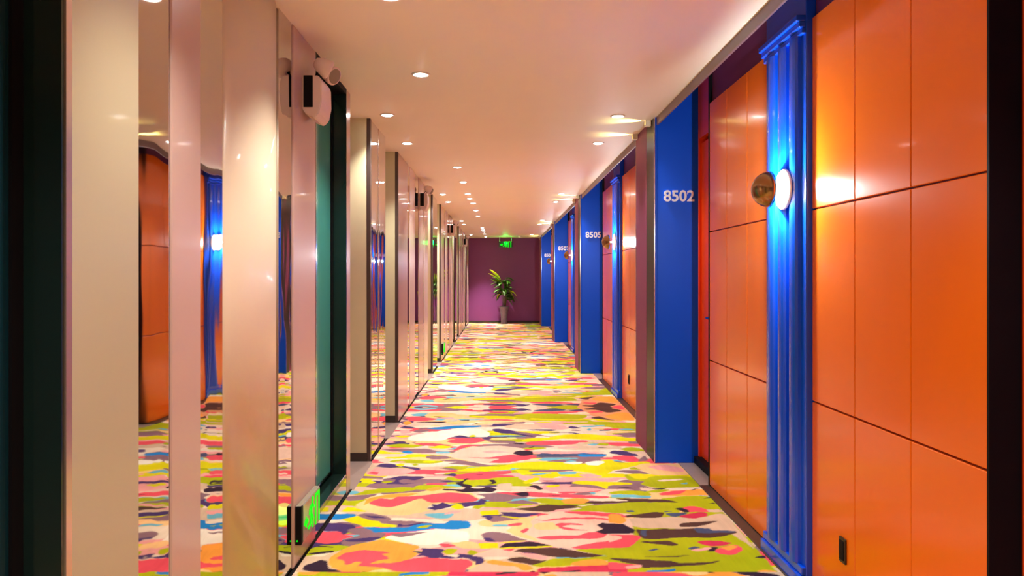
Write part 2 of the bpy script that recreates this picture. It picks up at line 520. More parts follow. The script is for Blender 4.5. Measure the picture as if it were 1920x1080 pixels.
11 -10 3549 20 3596 132 3620 224 3584 240 3560 138 3549 -2 3537
9 -15 3602 72 3635 132 3630 37 3602 -10 3590
9 -14 3537 138 3554 240 3566 243 3549 145 3531 -6 3523
9s -104 3596 -15 3602 -10 3531 -102 3519
8 337 3508 473 3525 611 3549 588 3413 477 3435 391 3474
8 138 3339 186 3360 245 3403 375 3403 477 3435 591 3435 584 3392 410 3360 286 3308 167 3298 137 3319
13 48 3485 95 3525 247 3543 336 3502 391 3468 477 3435 409 3413 286 3408 214 3424 159 3468 93 3474
7 69 3468 159 3463 222 3413 196 3381 132 3403
13 18 3376 67 3413 116 3408 171 3371 212 3381 137 3319 90 3350
3 330 3360 439 3397 489 3350 575 3339 365 3308 307 3319
3 -70 3360 -30 3381 34 3360 90 3339 136 3308 143 3278 103 3258 65 3308 -29 3319
6 159 3288 285 3303 465 3324 563 3319 544 3162 -28 3162 33 3200 164 3229
11 245 3239 281 3253 352 3263 343 3248 279 3231
11 41 3229 110 3234 139 3268 171 3229 155 3200 48 3205
5 -193 3413 -118 3360 -167 3239 -183 3239
10 -195 3463 -158 3457 -149 3435 -87 3419 -70 3376 -85 3339 -122 3324 -110 3360 -138 3376 -143 3397 -193 3424
8 -159 3480 -144 3508 -101 3468 -120 3441 -145 3446
5 -2 3514 61 3525 44 3491
12 -82 3953 -73 4004 -16 4012 116 3953 50 3931 -44 3903
10 -82 3953 -69 4012 -35 3997 -63 3924
9s -109 4080 -7 4080 -12 4027 -107 4019
10 -7 4065 234 4042 136 3990 41 4004
9 -16 4019 79 3982 145 3968 59 3960
5 342 4073 640 4057 686 3982 583 3997 444 4027
3 580 4042 638 4042 669 3938 629 3868 559 3896
5 534 3720 682 3708 688 3670 651 3608 628 3549 506 3525
17 532 3708 575 3701 597 3670 516 3596
13 681 3799 724 3786 1060 3813 1063 3773 1188 3773 1176 3733 1051 3670 903 3670 697 3645 682 3708
16 983 3813 1060 3813 1063 3773 1188 3773 1160 3740 980 3733
16 703 3773 743 3793 713 3682 696 3708
11s 531 3896 557 3882 638 3868 679 3786 665 3733 517 3727 478 3766 518 3799 498 3854
13 914 3826 938 3889 1036 3910 1152 3924 1040 3854 998 3833
13 653 3620 814 3626 854 3578 808 3560 752 3578
6 942 3620 997 3632 1062 3632 1126 3602 1064 3566 999 3549 963 3584
11 959 3480 999 3549 1036 3543 996 3491
5 992 3491 1062 3560 1136 3578 1141 3502 1067 3441 1015 3457
3 1034 3537 1108 3572 1135 3549 1070 3502
16 875 3525 918 3560 950 3537 896 3508
7 878 3502 998 3543 997 3525 922 3480
16 682 3502 733 3525 742 3508 700 3485
13 637 3419 777 3424 895 3441 790 3411
13 489 3403 553 3403 742 3376 829 3339 1009 3381 914 3329 798 3308 629 3288 621 3329 546 3360
5 482 3360 629 3329 611 3278 469 3268
7 550 3308 626 3334 622 3293 556 3278
14 635 3258 767 3278 768 3248 677 3219 637 3229
6 928 3239 1045 3243 1140 3229 1132 3162 898 3162
3 1112 3258 1173 3278 1205 3239 1177 3162 1094 3162
13 661 4004 827 4073 892 4057 856 3982 759 3968
16 879 4042 1002 4073 1017 4057 932 3982
6 950 3997 1015 4050 1108 4073 1123 4019 1021 3960
11 1156 3413 1211 3430 1218 3403 1161 3403"""


def vnoise(x, y, seed):
    r = np.random.RandomState(seed)
    tb = r.rand(64, 64)
    xi = np.floor(x).astype(int); yi = np.floor(y).astype(int)
    fx = x - xi; fy = y - yi
    fx = fx * fx * (3 - 2 * fx); fy = fy * fy * (3 - 2 * fy)
    g = lambda i, j: tb[i % 64, j % 64]
    return (g(xi, yi) * (1 - fx) + g(xi + 1, yi) * fx) * (1 - fy) + (g(xi, yi + 1) * (1 - fx) + g(xi + 1, yi + 1) * fx) * fy - 0.5


def dye(Xp, Yp, polys):
    """which dye lies at each point: loose brush marks first, the drawn flowers and leaves over them"""
    Xp = Xp + 0.008 * vnoise(Xp * 16, Yp * 16, 1) + 0.008 * vnoise(Xp * 37, Yp * 37, 2)
    Yp = Yp + 0.010 * vnoise(Xp * 12, Yp * 16, 3) + 0.010 * vnoise(Xp * 30, Yp * 37, 4)
    img = np.full(Xp.shape, 0, dtype=np.int16)
    def marks(fx, fy, seed, thr, c, off=0.0):
        a = vnoise(Xp * fx + off, Yp * fy + 2 * off, seed) + 0.5 * vnoise(Xp * fx * 2.6, Yp * fy * 2.3, seed + 40)
        img[a > thr] = c
        return a
    marks(1.8, 4.0, 5, 0.12, 17)
    marks(2.0, 4.6, 6, 0.22, 4)
    marks(2.2, 5.0, 7, 0.24, 7)
    marks(1.6, 4.2, 8, 0.22, 2)
    marks(1.7, 5.2, 9, 0.24, 8)
    marks(2.0, 6.0, 10, 0.30, 9)
    marks(2.0, 6.5, 11, 0.33, 5)
    marks(1.8, 6.2, 12, 0.30, 12)
    marks(2.6, 7.0, 13, 0.40, 15)
    marks(2.4, 7.5, 14, 0.40, 10)
    for c, p in polys:
        m = (Xp > p[:, 0].min()) & (Xp < p[:, 0].max()) & (Yp > p[:, 1].min()) & (Yp < p[:, 1].max())
        ii = np.nonzero(m)
        if not len(ii[0]):
            continue
        px_, py_ = Xp[ii], Yp[ii]
        ins = np.zeros(px_.shape, bool)
        for (ax, ay), (bx, by) in zip(p, np.roll(p, -1, axis=0)):
            if ay == by:
                continue
            cr = (ay > py_) != (by > py_)
            ins ^= cr & (px_ < (bx - ax) * (py_ - ay) / (by - ay) + ax)
        img[ii[0][ins], ii[1][ins]] = c
    return img


def build_carpet():
    x0, x1 = -0.896, 1.222
    xs = np.linspace(x0, x1, 300)
    ys = [Y0]
    while ys[-1] < Y1:
        y = ys[-1]
        ys.append(y + (0.030 if y < 1.2 else 0.014 if y < 3.2 else 0.009 if y < 5.2 else 0.013 if y < 7.5 else 0.0017 * y))
    ys[-1] = Y1
    ys = np.array(ys)
    X, Y = np.meshgrid(xs, ys)
    # the woven design repeats, turned over, along the corridor
    lo, hi = 3.24, 7.35
    L = hi - lo
    u = (Y - lo) / L
    k = np.floor(u).astype(int)
    v = u - k
    v = np.where(k % 2 == 0, v, 1 - v)
    Yp = lo + v * L
    Xp = np.where((k // 1) % 3 == 2, x0 + x1 - X, X)
    acc = np.zeros(X.shape + (4,))
    pal = np.array(PAL)
    dxs = (xs[1] - xs[0])
    dys = np.gradient(ys)[:, None]
    polys = []
    for line in CARPET.split("\n"):
        h, *n = line.split()
        p = np.array([float(q) for q in n]).reshape(-1, 2) / 1000
        if not h.endswith("s"):
            for e in (0.16, 0.22):
                q = np.roll(p, -1, axis=0)
                p = np.stack(((1 - e) * p + e * q, e * p + (1 - e) * q), axis=1).reshape(-1, 2)
        polys.append((int(h.rstrip("s")), p))
    for sx, sy in ((-0.3, -0.3), (0.3, -0.1), (-0.1, 0.3), (0.2, 0.2)):
        acc += pal[dye(Xp + sx * dxs, Yp + sy * dys, polys)]
    a = vnoise(Xp * 5, Yp * 5, 31) + 0.6 * vnoise(Xp * 13, Yp * 13, 32)
    colr = (acc / 4 * (1 + 0.22 * a[..., None])).clip(0, 1).reshape(-1, 4)
    colr[:, 3] = 1
    ny, nx = X.shape
    verts = np.stack((X.ravel(), Y.ravel(), np.zeros(X.size)), axis=1)
    idx = np.arange(X.size).reshape(ny, nx)
    quads = np.stack((idx[:-1, :-1], idx[:-1, 1:], idx[1:, 1:], idx[1:, :-1]), axis=-1).reshape(-1, 4)
    me = bpy.data.meshes.new("carpet")
    me.vertices.add(len(verts))
    me.vertices.foreach_set("co", verts.astype(np.float32).ravel())
    me.loops.add(quads.size)
    me.loops.foreach_set("vertex_index", quads.astype(np.int32).ravel())
    me.polygons.add(len(quads))
    me.polygons.foreach_set("loop_start", np.arange(0, quads.size, 4, dtype=np.int32))
    me.update(calc_edges=True)
    at = me.color_attributes.new("dye", 'FLOAT_COLOR', 'POINT')
    at.data.foreach_set("color", colr.astype(np.float32).ravel())
    m = mat("printed_carpet", (0.7, 0.6, 0.5, 1), 0.85, spec=0.15, bump=0.0015, bscale=(260, 260, 260))
    nt = m.node_tree
    an = nt.nodes.new("ShaderNodeAttribute")
    an.attribute_name = "dye"
    hs = nt.nodes.new("ShaderNodeHueSaturation")
    nz = nt.nodes.new("ShaderNodeTexNoise")
    nz.inputs["Scale"].default_value = 90
    mr = nt.nodes.new("ShaderNodeMapRange")
    mr.inputs[3].default_value = 0.88
    mr.inputs[4].default_value = 1.10
    nt.links.new(nz.outputs[0], mr.inputs[0])
    nt.links.new(mr.outputs[0], hs.inputs["Value"])
    nt.links.new(an.outputs["Color"], hs.inputs["Color"])
    nt.links.new(hs.outputs[0], nt.nodes["Principled BSDF"].inputs["Base Color"])
    me.materials.append(m)
    o = bpy.data.objects.new("carpet", me)
    col.objects.link(o)
    o.parent = floor
    return o


build_carpet()


# ---------------------------------------------------------------- ceiling
ceiling = struct(obj("ceiling", B(-1.4, CEX, Y0 - 0.1, Y1 + 0.1, CE, COVE + 0.1), M['ceiling']))
obj("ceiling_fascia", B(CEX, CEX + 0.014, Y0, Y1, CE - 0.055, CE + 0.02, bev=0.003), M['fascia'], ceiling)
obj("cove_soffit", B(CEX, 1.6, Y0 - 0.1, Y1 + 0.1, COVE, COVE + 0.1), M['purple'], ceiling)

# ---------------------------------------------------------------- end walls
wfar = struct(obj("wall_far", B(-1.4, 1.6, Y1, Y1 + 0.12, -0.1, COVE + 0.1), M['farpurple']))
struct(obj("baseboard_far", B(WL, WR, Y1 - 0.014, Y1, 0, 0.05, bev=0.003), M['base']))
struct(obj("wall_near", B(-1.4, 1.6, Y0 - 0.12, Y0, -0.1, COVE + 0.1), M['plaster']))

# ---------------------------------------------------------------- right wall
wright = struct(obj("wall_right", B(1.46, 1.58, Y0 - 0.1, Y1 + 0.1, -0.1, COVE + 0.1), M['purple']))
base_r = struct(empty("baseboard_right"))
FINS = [0.35 + P * k for k in range(5)]            # near faces of the blue columns
FIND = 0.69
ROW = [(0.008, 0.768), (0.774, 1.556), (1.562, 2.347)]
door_n = 0
trim_n = 0
sections = []                                       # (y0, y1) of each orange wall stretch
for k in range(-1, 5):
    a = (FINS[k] + FIND + (0.92 if k == 0 else 0.62)) if k >= 0 else Y0
    b = (FINS[k + 1] - 0.57) if k + 1 < 5 else Y1
    if k == 4:
        a = FINS[4] + FIND + 0.57
    sections.append((a, min(b, Y1)))
panel_cache = {}


def panel_mesh(w, h):
    key = (round(w, 4), round(h, 4))
    if key not in panel_cache:
        bm = B(-0.018, 0.0, -w / 2, w / 2, -h / 2, h / 2, bev=0.0025)
        me = bpy.data.meshes.new("panel")
        bmesh.ops.recalc_face_normals(bm, faces=bm.faces[:])
        bm.to_mesh(me)
        bm.free()
        me.materials.append(M['orange'])
        panel_cache[key] = me
    return panel_cache[key]


def orange_stretch(y0, y1):
    h = 2.349
    obj("backing", B(WR + 0.018, 1.46, y0, y1, 0, COVE), M['purple'], wright)
    for e in (y0, y1):
        s = 1 if e == y0 else -1
        obj("edge_trim", B(WR - 0.004, WR + 0.10, e - 0.010 if s > 0 else e, e if s > 0 else e + 0.010, 0, COVE - 0.001), M['black'], wright)
    obj("base_strip", B(WR - 0.062, WR + 0.0, y0, y1, -0.011, 0.006, bev=0.002), M['base'], base_r)


def panels(y0, y1, n):
    w = (y1 - y0) / n
    for i in range(n):
        for z0, z1 in ROW:
            me = panel_mesh(w - 0.004, z1 - z0)
            o = bpy.data.objects.new("panel", me)
            col.objects.link(o)
            o.location = (WR + 0.018, y0 + w * (i + 0.5), (z0 + z1) / 2)
            o.parent = wright


def pilaster(y0, y1):
    global trim_n
    trim_n += 1
    t = struct(obj("trim_%d" % trim_n, B(1.255, WR + 0.018, y0, y1, 0, COVE - 0.01, bev=0.004), M['blue']))
    w = y1 - y0
    n = 3
    for i in range(n):
        c = y0 + w * (0.20 + 0.28 * i)
        hw = w * 0.095
        bm = bmesh.new()
        pr = []
        for j in range(9):
            a = math.pi * j / 8
            pr.append((1.256 - 0.030 * math.sin(a) ** 0.8, c + hw * math.cos(a)))
        lo = [bm.verts.new((x, y, 0.085)) for x, y in pr]
        hi = [bm.verts.new((x, y, 2.285)) for x, y in pr]
        for j in range(8):
            bm.faces.new((lo[j], lo[j + 1], hi[j + 1], hi[j]))
        bm.faces.new(lo)
        bm.faces.new(hi)
        obj("reed", bm, M['blue'], t, smooth=False)
    for (z0, z1, d) in ((0.0, 0.05, 0.030), (0.05, 0.085, 0.018), (2.285, 2.310, 0.016), (2.310, 2.335, 0.028), (2.335, 2.362, 0.040)):
        obj("moulding", B(1.256 - d, 1.256, y0 + 0.002, y1 - 0.002, z0, z1, bev=0.005, seg=2), M['blue'], t)
    return t


pil_pos = []
for k, (a, b) in enumerate(sections):
    if b - a < 0.2:
        continue
    orange_stretch(a, b)
    if 1 <= k <= 4:
        c = b - 4.58
        panels(a + 0.002, c + 3.07, 3)
        panels(c + 3.53, b - 0.002, 3)
        pilaster(c + 3.07, c + 3.53)
        pil_pos.append(c + 3.30)
    else:
        n = max(1, round((b - a) / 0.37))
        panels(a + 0.002, b - 0.002, n)


def door_right(y0, y1, number):
    d = struct(obj("door_%d" % number, B(1.376, 1.42, y0 + 0.03, y1 - 0.03, 0.05, 2.20, bev=0.003), M['red']))
    obj("jamb", B(1.36, 1.46, y0 + 0.001, y0 + 0.03, 0, 2.23), M['bronze'], d)
    obj("jamb", B(1.36, 1.46, y1 - 0.03, y1 - 0.001, 0, 2.23), M['red'], d)
    obj("lintel", B(1.36, 1.46, y0 + 0.001, y1 - 0.001, 2.23, COVE - 0.001), M['red'], d)
    obj("kick_plate", B(1.33, 1.46, y0 + 0.001, y1 - 0.001, 0, 0.05, bev=0.004), M['black'], d)
    hb = tube(bmesh.new(), [(1.376, y0 + 0.09, 1.02), (1.325, y0 + 0.09, 1.02), (1.320, y0 + 0.20, 1.02)], 0.009)
    obj("handle", hb, M['steel'], d, smooth=True)
    obj("threshold", B(1.225, 1.36, y0 + 0.001, y1 - 0.001, -0.011, 0.002, bev=0.002), M['stone'], d)
    return d


nd = 0
for k, f in enumerate(FINS):
    c = obj("column", B(FINX + 0.018, 1.459, f, f + FIND, 0, COVE - 0.002, bev=0.002), M['bluefin'], wright)
    obj("blue_face", B(FINX, FINX + 0.0175, f - 0.001, f + 0.018, 0.0, CE - 0.001), M['bluefin'], c)
    obj("metal_strip", B(FINX, FINX + 0.0175, f + 0.0182, f + 0.28, 0.0, CE - 0.001), M['bronze'], c)
    obj("mauve_face", B(FINX - 0.001, FINX + 0.0175, f + 0.281, f + FIND, 0.0, CE - 0.001), M['mauve'], c)
    obj("edge_bead", B(FINX - 0.003, FINX + 0.003, f - 0.004, f + 0.002, 0.0, CE - 0.001), M['edge'], c)
    obj("edge_bead", B(FINX - 0.004, FINX + 0.003, f + FIND - 0.004, f + FIND + 0.003, 0.0, CE - 0.001), M['edge'], c)
    nd += 1
    door_right(f - 0.56, f - 0.004, nd)
    if f + FIND + 0.6 < Y1:
        nd += 1
        door_right(f + FIND + 0.004, sections[k + 1][0] - 0.012, nd)
# alcove width after each column is closed by the start of the next orange stretch

# ---------------------------------------------------------------- left wall
wleft = struct(obj("wall_left", B(-1.25, -1.13, Y0 - 0.1, Y1 + 0.1, -0.1, COVE), M['plaster']))
base_l = struct(empty("baseboard_left"))


def lpanel(y0, y1, m, bulge=0.0):
    if not bulge:
        o = obj("lacquer_panel", B(-1.0, WL, y0 + 0.001, y1 - 0.001, 0.004, CE, bev=0.004), m, wleft)
    else:
        bm = bmesh.new()
        n = 20
        pr = [(-1.0, y0 + 0.001)]
        for i in range(n + 1):
            u = i / n
            pr.append((WL - 0.02 + bulge * (1 - (2 * u - 1) ** 2) ** 0.5, y0 + 0.001 + (y1 - y0 - 0.002) * u))
        pr.append((-1.0, y1 - 0.001))
        lo = [bm.verts.new((x, y, 0.004)) for x, y in pr]
        hi = [bm.verts.new((x, y, CE)) for x, y in pr]
        for j in range(len(pr)):
            q = (j + 1) % len(pr)
            bm.faces.new((lo[j], lo[q], hi[q], hi[j]))
        bm.faces.new(lo)
        bm.faces.new(hi)
        o = obj("lacquer_panel", bm, m, wleft)
        for p in o.data.polygons:
            p.use_smooth = len(p.vertices) == 4 and abs(p.normal.x) > 0.05 and p.normal.x > 0
    return o


def lmirror(y0, y1):
    return obj("mirror_strip", B(-1.0, WL - 0.005, y0, y1, 0.004, CE), M['mirror'], wleft)


def ledge(y, w=0.012, m='edge', x=0.004):
    return obj("edge_trim", B(-1.05, WL + x, y, y + w, 0, CE), M[m], wleft)


win_n = 0


def lwindow(y0, y1, glass='teal'):
    global win_n
    win_n += 1
    w = struct(obj("window_%d" % win_n, B(-1.10, -1.0, y0, y1, 0, CE), M['dgreen']))
    obj("pane", B(-1.0, -0.992, y0 + 0.03, y1 - 0.012, 0.16, 2.33), M[glass], w)
    obj("jamb", B(-1.0, WL, y1 - 0.010, y1, 0.10, CE), M['dgreen'], w)
    obj("jamb", B(-1.0, WL, y0, y0 + 0.010, 0.10, CE), M['dgreen'], w)
    obj("mullion", B(-1.0, -0.985, y1 - 0.045, y1 - 0.010, 0.12, 2.36), M['black'], w)
    obj("header", B(-1.0, WL, y0 + 0.01, y1 - 0.01, 2.355, CE), M['black'], w)
    obj("sill", B(-1.0, WL, y0 + 0.002, y1 - 0.002, 0.095, 0.125, bev=0.003), M['dgreen'], w)
    obj("pane_bead", B(-0.999, -0.984, y0 + 0.02, y1 - 0.04, 0.148, 0.16), M['steel'], w)
    obj("plinth", B(-1.0, WL - 0.002, y0, y1, 0.004, 0.095), M['steel'], w)
    return w


dl_n = 20


def ldoor(y0, y1):
    """door alcove in the left wall; its far cheek faces the camera"""
    global dl_n
    dl_n += 1
    d = struct(obj("door_%d" % dl_n, B(-1.12, -1.08, y0 + 0.02, y1 - 0.03, 0.02, 2.15, bev=0.003), M['mauve']))
    obj("lintel", B(-1.13, -1.06, y0, y1, 2.15, CE), M['cream'], d)
    hb = tube(bmesh.new(), [(-1.08, y0 + 0.10, 1.02), (-1.03, y0 + 0.10, 1.02), (-1.025, y0 + 0.21, 1.02)], 0.009)
    obj("handle", hb, M['steel'], d, smooth=True)
    obj("threshold", B(-1.12, -0.885, y0 + 0.002, y1 - 0.002, -0.011, 0.002, bev=0.002), M['stone'], d)
    # far cheek
    obj("cheek", B(-1.13, WL - 0.026, y1, y1 + 0.03, 0.06, CE), M['cheek'], wleft)
    obj("cheek_base", B(-1.13, WL - 0.020, y1 - 0.006, y1 + 0.03, 0.0, 0.06), M['base'], wleft)
    obj("edge_trim", B(WL - 0.026, WL, y1 - 0.002, y1 + 0.04, 0, CE), M['bronze_edge'], wleft)
    # near cheek
    obj("cheek", B(-1.13, WL - 0.026, y0 - 0.03, y0, 0.06, CE), M['cheek'], wleft)
    return d


# behind and beside the camera
yy = Y0
for i, w in enumerate([0.6, 0.2, 0.4, 0.2, 0.8, 0.2, 0.5, 0.2, 0.71]):
    if i % 2 == 0:
        lpanel(yy, yy + w, M['pink'] if i % 4 else M['cream'])
    else:
        lmirror(yy, yy + w)
    yy += w
lwindow(0.81, 1.55, 'teal_dim')
ledge(1.55, 0.022, 'edge')
lpanel(1.573, 1.873, M['cream'])
lmirror(1.873, 2.055)
lpanel(2.055, 2.26, M['pink'])
lmirror(2.26, 2.443)
lpanel(2.443, 3.06, M['ivory'], bulge=0.036)
lmirror(3.06, 3.26)
lpanel(3.26, 3.654, M['pink'])
lwindow(3.654, 4.39)
lpanel(4.39, 4.495, M['pink'])
ldoor(4.50, 5.19)
lmirror(5.23, 5.55)
obj("edge_trim", B(-1.0, WL - 0.002, 5.55, 5.565, 0.004, CE), M['edge'], wleft)
lmirror(5.565, 5.89)
ldoor(5.92, 6.58)
lpanel(6.62, 7.25, M['pink'])
lmirror(7.25, 7.44)
lpanel(7.44, 7.88, M['pink_sheen'])
lmirror(7.88, 8.27)
lpanel(8.27, 8.72, M['pink'])
lmirror(8.72, 8.84)
lpanel(8.84, 9.26, M['pink_sheen'])
ldoor(9.29, 9.94)
lmirror(9.98, 10.68)
ldoor(10.71, 11.30)
seq = [('p', .75), ('m', .35), ('p', .5), ('m', .4), ('p', .73)]


def fill(y, seq, end):
    tot = sum(s for _, s in seq)
    f = (end - y) / tot
    for kind, s in seq:
        if kind == 'p':
            lpanel(y, y + s * f, M['pink'])
        elif kind == 'c':
            lpanel(y, y + s * f, M['pink_sheen'])
        else:
            lmirror(y, y + s * f)
        y += s * f


fill(11.34, [('c', .6), ('m', .3), ('c', .5), ('m', .4), ('p', .5), ('m', .15), ('c', .3)], 14.06)
ldoor(14.09, 14.74)
lmirror(14.78, 15.45)
ldoor(15.48, 16.10)
fill(16.14, [('c', .6), ('m', .3), ('p', .5), ('m', .4), ('c', .9)], 18.86)
ldoor(18.89, 19.54)
lmirror(19.58, 20.2)
lpanel(20.2, Y1 - 0.001, M['pink'])
for (a, b) in ((Y0, 4.50), (5.19, 5.92), (6.58, 9.29), (9.94, 10.71), (11.3, 14.09), (14.74, 15.48), (16.10, 18.89), (19.54, Y1)):
    obj("base_strip", B(WL - 0.0, WL + 0.009, a, b, -0.011, 0.004, bev=0.001), M['black'], base_l)

# ================================================================== THINGS
# ---------------------------------------------------------------- downlights
def make_downlight():
    t = empty("downlight", (0, 0, CE))
    bm = lathe(bmesh.new(), [(0.036, -0.001), (0.036, -0.005), (0.044, -0.007), (0.051, -0.003), (0.051, 0.0)], 28)
    obj("trim_ring", bm, M['ring'], t, smooth=True)
    bm = lathe(bmesh.new(), [(0.0, -0.013), (0.012, -0.0125), (0.026, -0.009), (0.036, -0.004)], 28)
    obj("lens", bm, M['lens'], t)
    return t


proto = None


def downlight(x, y, label, power, colr, group, size=106):
    global proto
    if proto is None:
        proto = make_downlight()
        t = proto
        t.location = (x, y, CE)
    else:
        t = copy_tree(proto, (x, y, CE))
        for ch in list(t.children):
            if ch.type == 'LIGHT':
                bpy.data.objects.remove(ch)
    tag(t, label, "downlight", group)
    light("lamp", 'SPOT', (0, 0, -0.035), power, colr, t, size=0.03, spot_size=R(size), spot_blend=0.9)
    return t


row = [-1.6, -0.4, 0.75, 1.85, 2.93, 4.06, 7.47, 8.64, 9.85, 10.45, 11.1, 12.3, 13.4, 16.6, 17.3, 18.1, 18.9, 20.3]
names = 0
g = "downlights in the main ceiling row"
for i, y in enumerate(row):
    x = -0.435 if y < 11 else -0.41
    pw = DOWN_W
    if y in (10.45, 11.1, 17.3, 18.1, 18.9):
        pw *= 0.55 if y < 15 else 0.3
    if y < 3:
        lab = "round recessed downlight in the ceiling above or behind the camera, number from the rear wall: %s" % ORD[i]
        lab = "round recessed white downlight overhead near the camera, %s from the rear wall" % ORD[i]
    else:
        names += 1
        lab = "round recessed white downlight in the main ceiling row, %s from the camera" % (ORD[names - 1] if names > 1 else "nearest fully visible")
    downlight(x, y, lab, pw * (5.5 if y > 20 else 1), DOWN_COL, g, 72 if y > 20 else 106)
g2 = "downlights over the left door alcoves"
ly = [5.07, 6.14, 9.9, 10.9, 14.6, 15.5, 19.3]
for i, y in enumerate(ly):
    downlight(-0.77, y, "round white downlight close to the left wall over the door alcoves, %s from the camera" % ORD[i], DOWN_W * (0.8 if i < 2 else 1.6 if i < 4 else 1.0), DOOR_COL, g2)
g3 = "downlights over the right doors"
ry = [0.3, 5.11 - P + 1.2, 5.11, 6.14, 9.85, 10.9, 14.4, 15.5, 19.2]
ry = [0.32, 1.35, 5.11, 6.14, 9.85, 10.9, 14.4, 15.5, 19.2]
for i, y in enumerate(ry):
    downlight(0.80, y, "round white downlight by the right ceiling edge near the blue columns, %s from the rear" % ORD[i], DOWN_W * (0.6 if y < 18 else 0.3), DOOR_COL, g3)

# ---------------------------------------------------------------- accent lights at the heads of the columns
def accent(x, y, label, m):
    t = empty("accent_light", (x, y, CE))
    obj("back_plate", B(-0.002, 0.004, -0.024, 0.024, -0.040, 0.0), m, t)
    for s in (-1, 1):
        bm = bmesh.new()
        v = [bm.verts.new(p) for p in ((-0.002, s * 0.005, 0), (-0.034, s * 0.021, 0), (-0.034, s * 0.021, -0.039), (-0.002, s * 0.005, -0.039),
                                       (-0.002, s * 0.007, 0), (-0.034, s * 0.023, 0), (-0.034, s * 0.023, -0.039), (-0.002, s * 0.007, -0.039))]
        for f in ((0, 1, 2, 3), (4, 5, 6, 7), (0, 1, 5, 4), (1, 2, 6, 5), (2, 3, 7, 6), (3, 0, 4, 7)):
            bm.faces.new([v[i] for i in f])
        obj("baffle", bm, m, t)
    bm = bmesh.new()
    box(bm, -0.034, 0.0, -0.0225, 0.0225, -0.041, -0.036)
    box(bm, -0.034, -0.032, -0.022, 0.022, -0.038, -0.0295)
    obj("lip", bm, m, t)
    light("lamp", 'SPOT', (-0.005, 0, -0.0325), ACCENT_W, (1.0, 0.84, 0.26), t, size=0.0015, spot_size=R(60), spot_blend=1.0).rotation_euler = (0, R(90 + 2), 0)
    return tag(t, label, "light", "accent lights at the heads of the blue columns")


for k, f in enumerate(FINS):
    if k == 0:
        continue
    nm = ORD[k - 1] if k > 1 else "nearest"
    accent(FINX - 0.008, f + 0.12, "small slot light casting a yellow wedge, front corner of the %s blue column" % nm, M['ceiling'])
    accent(FINX - 0.008, f + FIND - 0.06, "small slot light casting a yellow wedge, rear corner of the %s blue column" % nm, M['ceiling'])

# ---------------------------------------------------------------- wall sconces
def make_sconce():
    t = empty("wall_sconce", (0, 0, 0))
    m = Matrix.Rotation(R(-90), 4, 'Y')          # lathe z axis -> -x
    bm = lathe(bmesh.new(), [(0.0, 0.010), (0.084, 0.010), (0.088, 0.006), (0.088, 0.0), (0.0, 0.0)], 28, m)
    obj("bloom_backplate", bm, M['ring'], t, smooth=False)  # plate widened so its white disc also stands in for the lamp's bloom
    bm = lathe(bmesh.new(), [(0.007, 0.010), (0.007, 0.075)], 12, m)
    obj("stem", bm, M['ring'], t, smooth=True)
    pr = []
    for i in range(11):
        a = math.pi / 2 * i / 10
        pr.append((0.078 * math.cos(a) if i < 10 else 0, 0.062 + 0.078 * math.sin(a)))
    pr2 = [(r * 0.95, z if i == 0 else 0.062 + (z - 0.062) * 0.95) for i, (r, z) in enumerate(pr)]
    bm = lathe(bmesh.new(), pr2[::-1] + pr, 32, m)
    obj("dome_shade", bm, M['brass'], t, smooth=True)
    bm = lathe(bmesh.new(), [(0.0, 0.060), (0.016, 0.062), (0.024, 0.074), (0.022, 0.088), (0.012, 0.100), (0.0, 0.104)], 16, m)
    obj("bulb", bm, M['bulb'], t, smooth=True)
    return t


sp = None
words = ["first wall sconce, brass dome glowing on the large fluted blue pilaster nearest the camera",
         "second wall sconce from the camera, brass dome on a blue pilaster between orange panels",
         "third wall sconce from the camera, small glowing dome far down the right wall",
         "farthest wall sconce, tiny orange-brown dome near the end of the right wall"]
for i, y in enumerate(pil_pos):
    if sp is None:
        sp = make_sconce()
        s = sp
        s.location = (1.226, y - 0.07, 1.66)
    else:
        s = copy_tree(sp, (1.226, y - 0.07, 1.66))
        for ch in list(s.children):
            if ch.type == 'LIGHT':
                bpy.data.objects.remove(ch)
    tag(s, words[min(i, 3)], "wall lamp", "dome sconces on the right wall pilasters")
    light("lamp", 'POINT', (-0.052, 0, 0), SCONCE_W, SCONCE_COL, s, size=0.02)

# ---------------------------------------------------------------- room numbers
glyphs = {}


def glyph(ch):
    if ch not in glyphs:
        cu = bpy.data.curves.new("digit", 'FONT')
        cu.body = ch
        cu.size = 0.105
        cu.extrude = 0.005
        cu.offset = 0.0022
        cu.align_x = 'CENTER'
        tmp = bpy.data.objects.new("digit_tmp", cu)
        col.objects.link(tmp)
        dg = bpy.context.evaluated_depsgraph_get()
        me = bpy.data.meshes.new_from_object(tmp.evaluated_get(dg))
        bpy.data.objects.remove(tmp)
        me.transform(Matrix.Rotation(R(90), 4, 'X'))
        me.materials.clear()
        me.materials.append(M['silver'])
        glyphs[ch] = me
    return glyphs[ch]


for i, num in enumerate(("8502", "8505", "8507", "8508")):
    f = FINS[i + 1]
    t = empty("room_number", (1.228 + 0.006 * i, f - 0.006, 1.805 + 0.006 * i))
    for j, c in enumerate(num):
        o = bpy.data.objects.new("digit", glyph(c))
        col.objects.link(o)
        o.location = ((j - 1.5) * 0.0535, 0, 0)
        o.parent = t
    tag(t, "raised silver room number %s on the %s blue column face" % (num, ("nearest", "second", "third", "farthest")[i]), "sign", "room numbers on the blue columns")

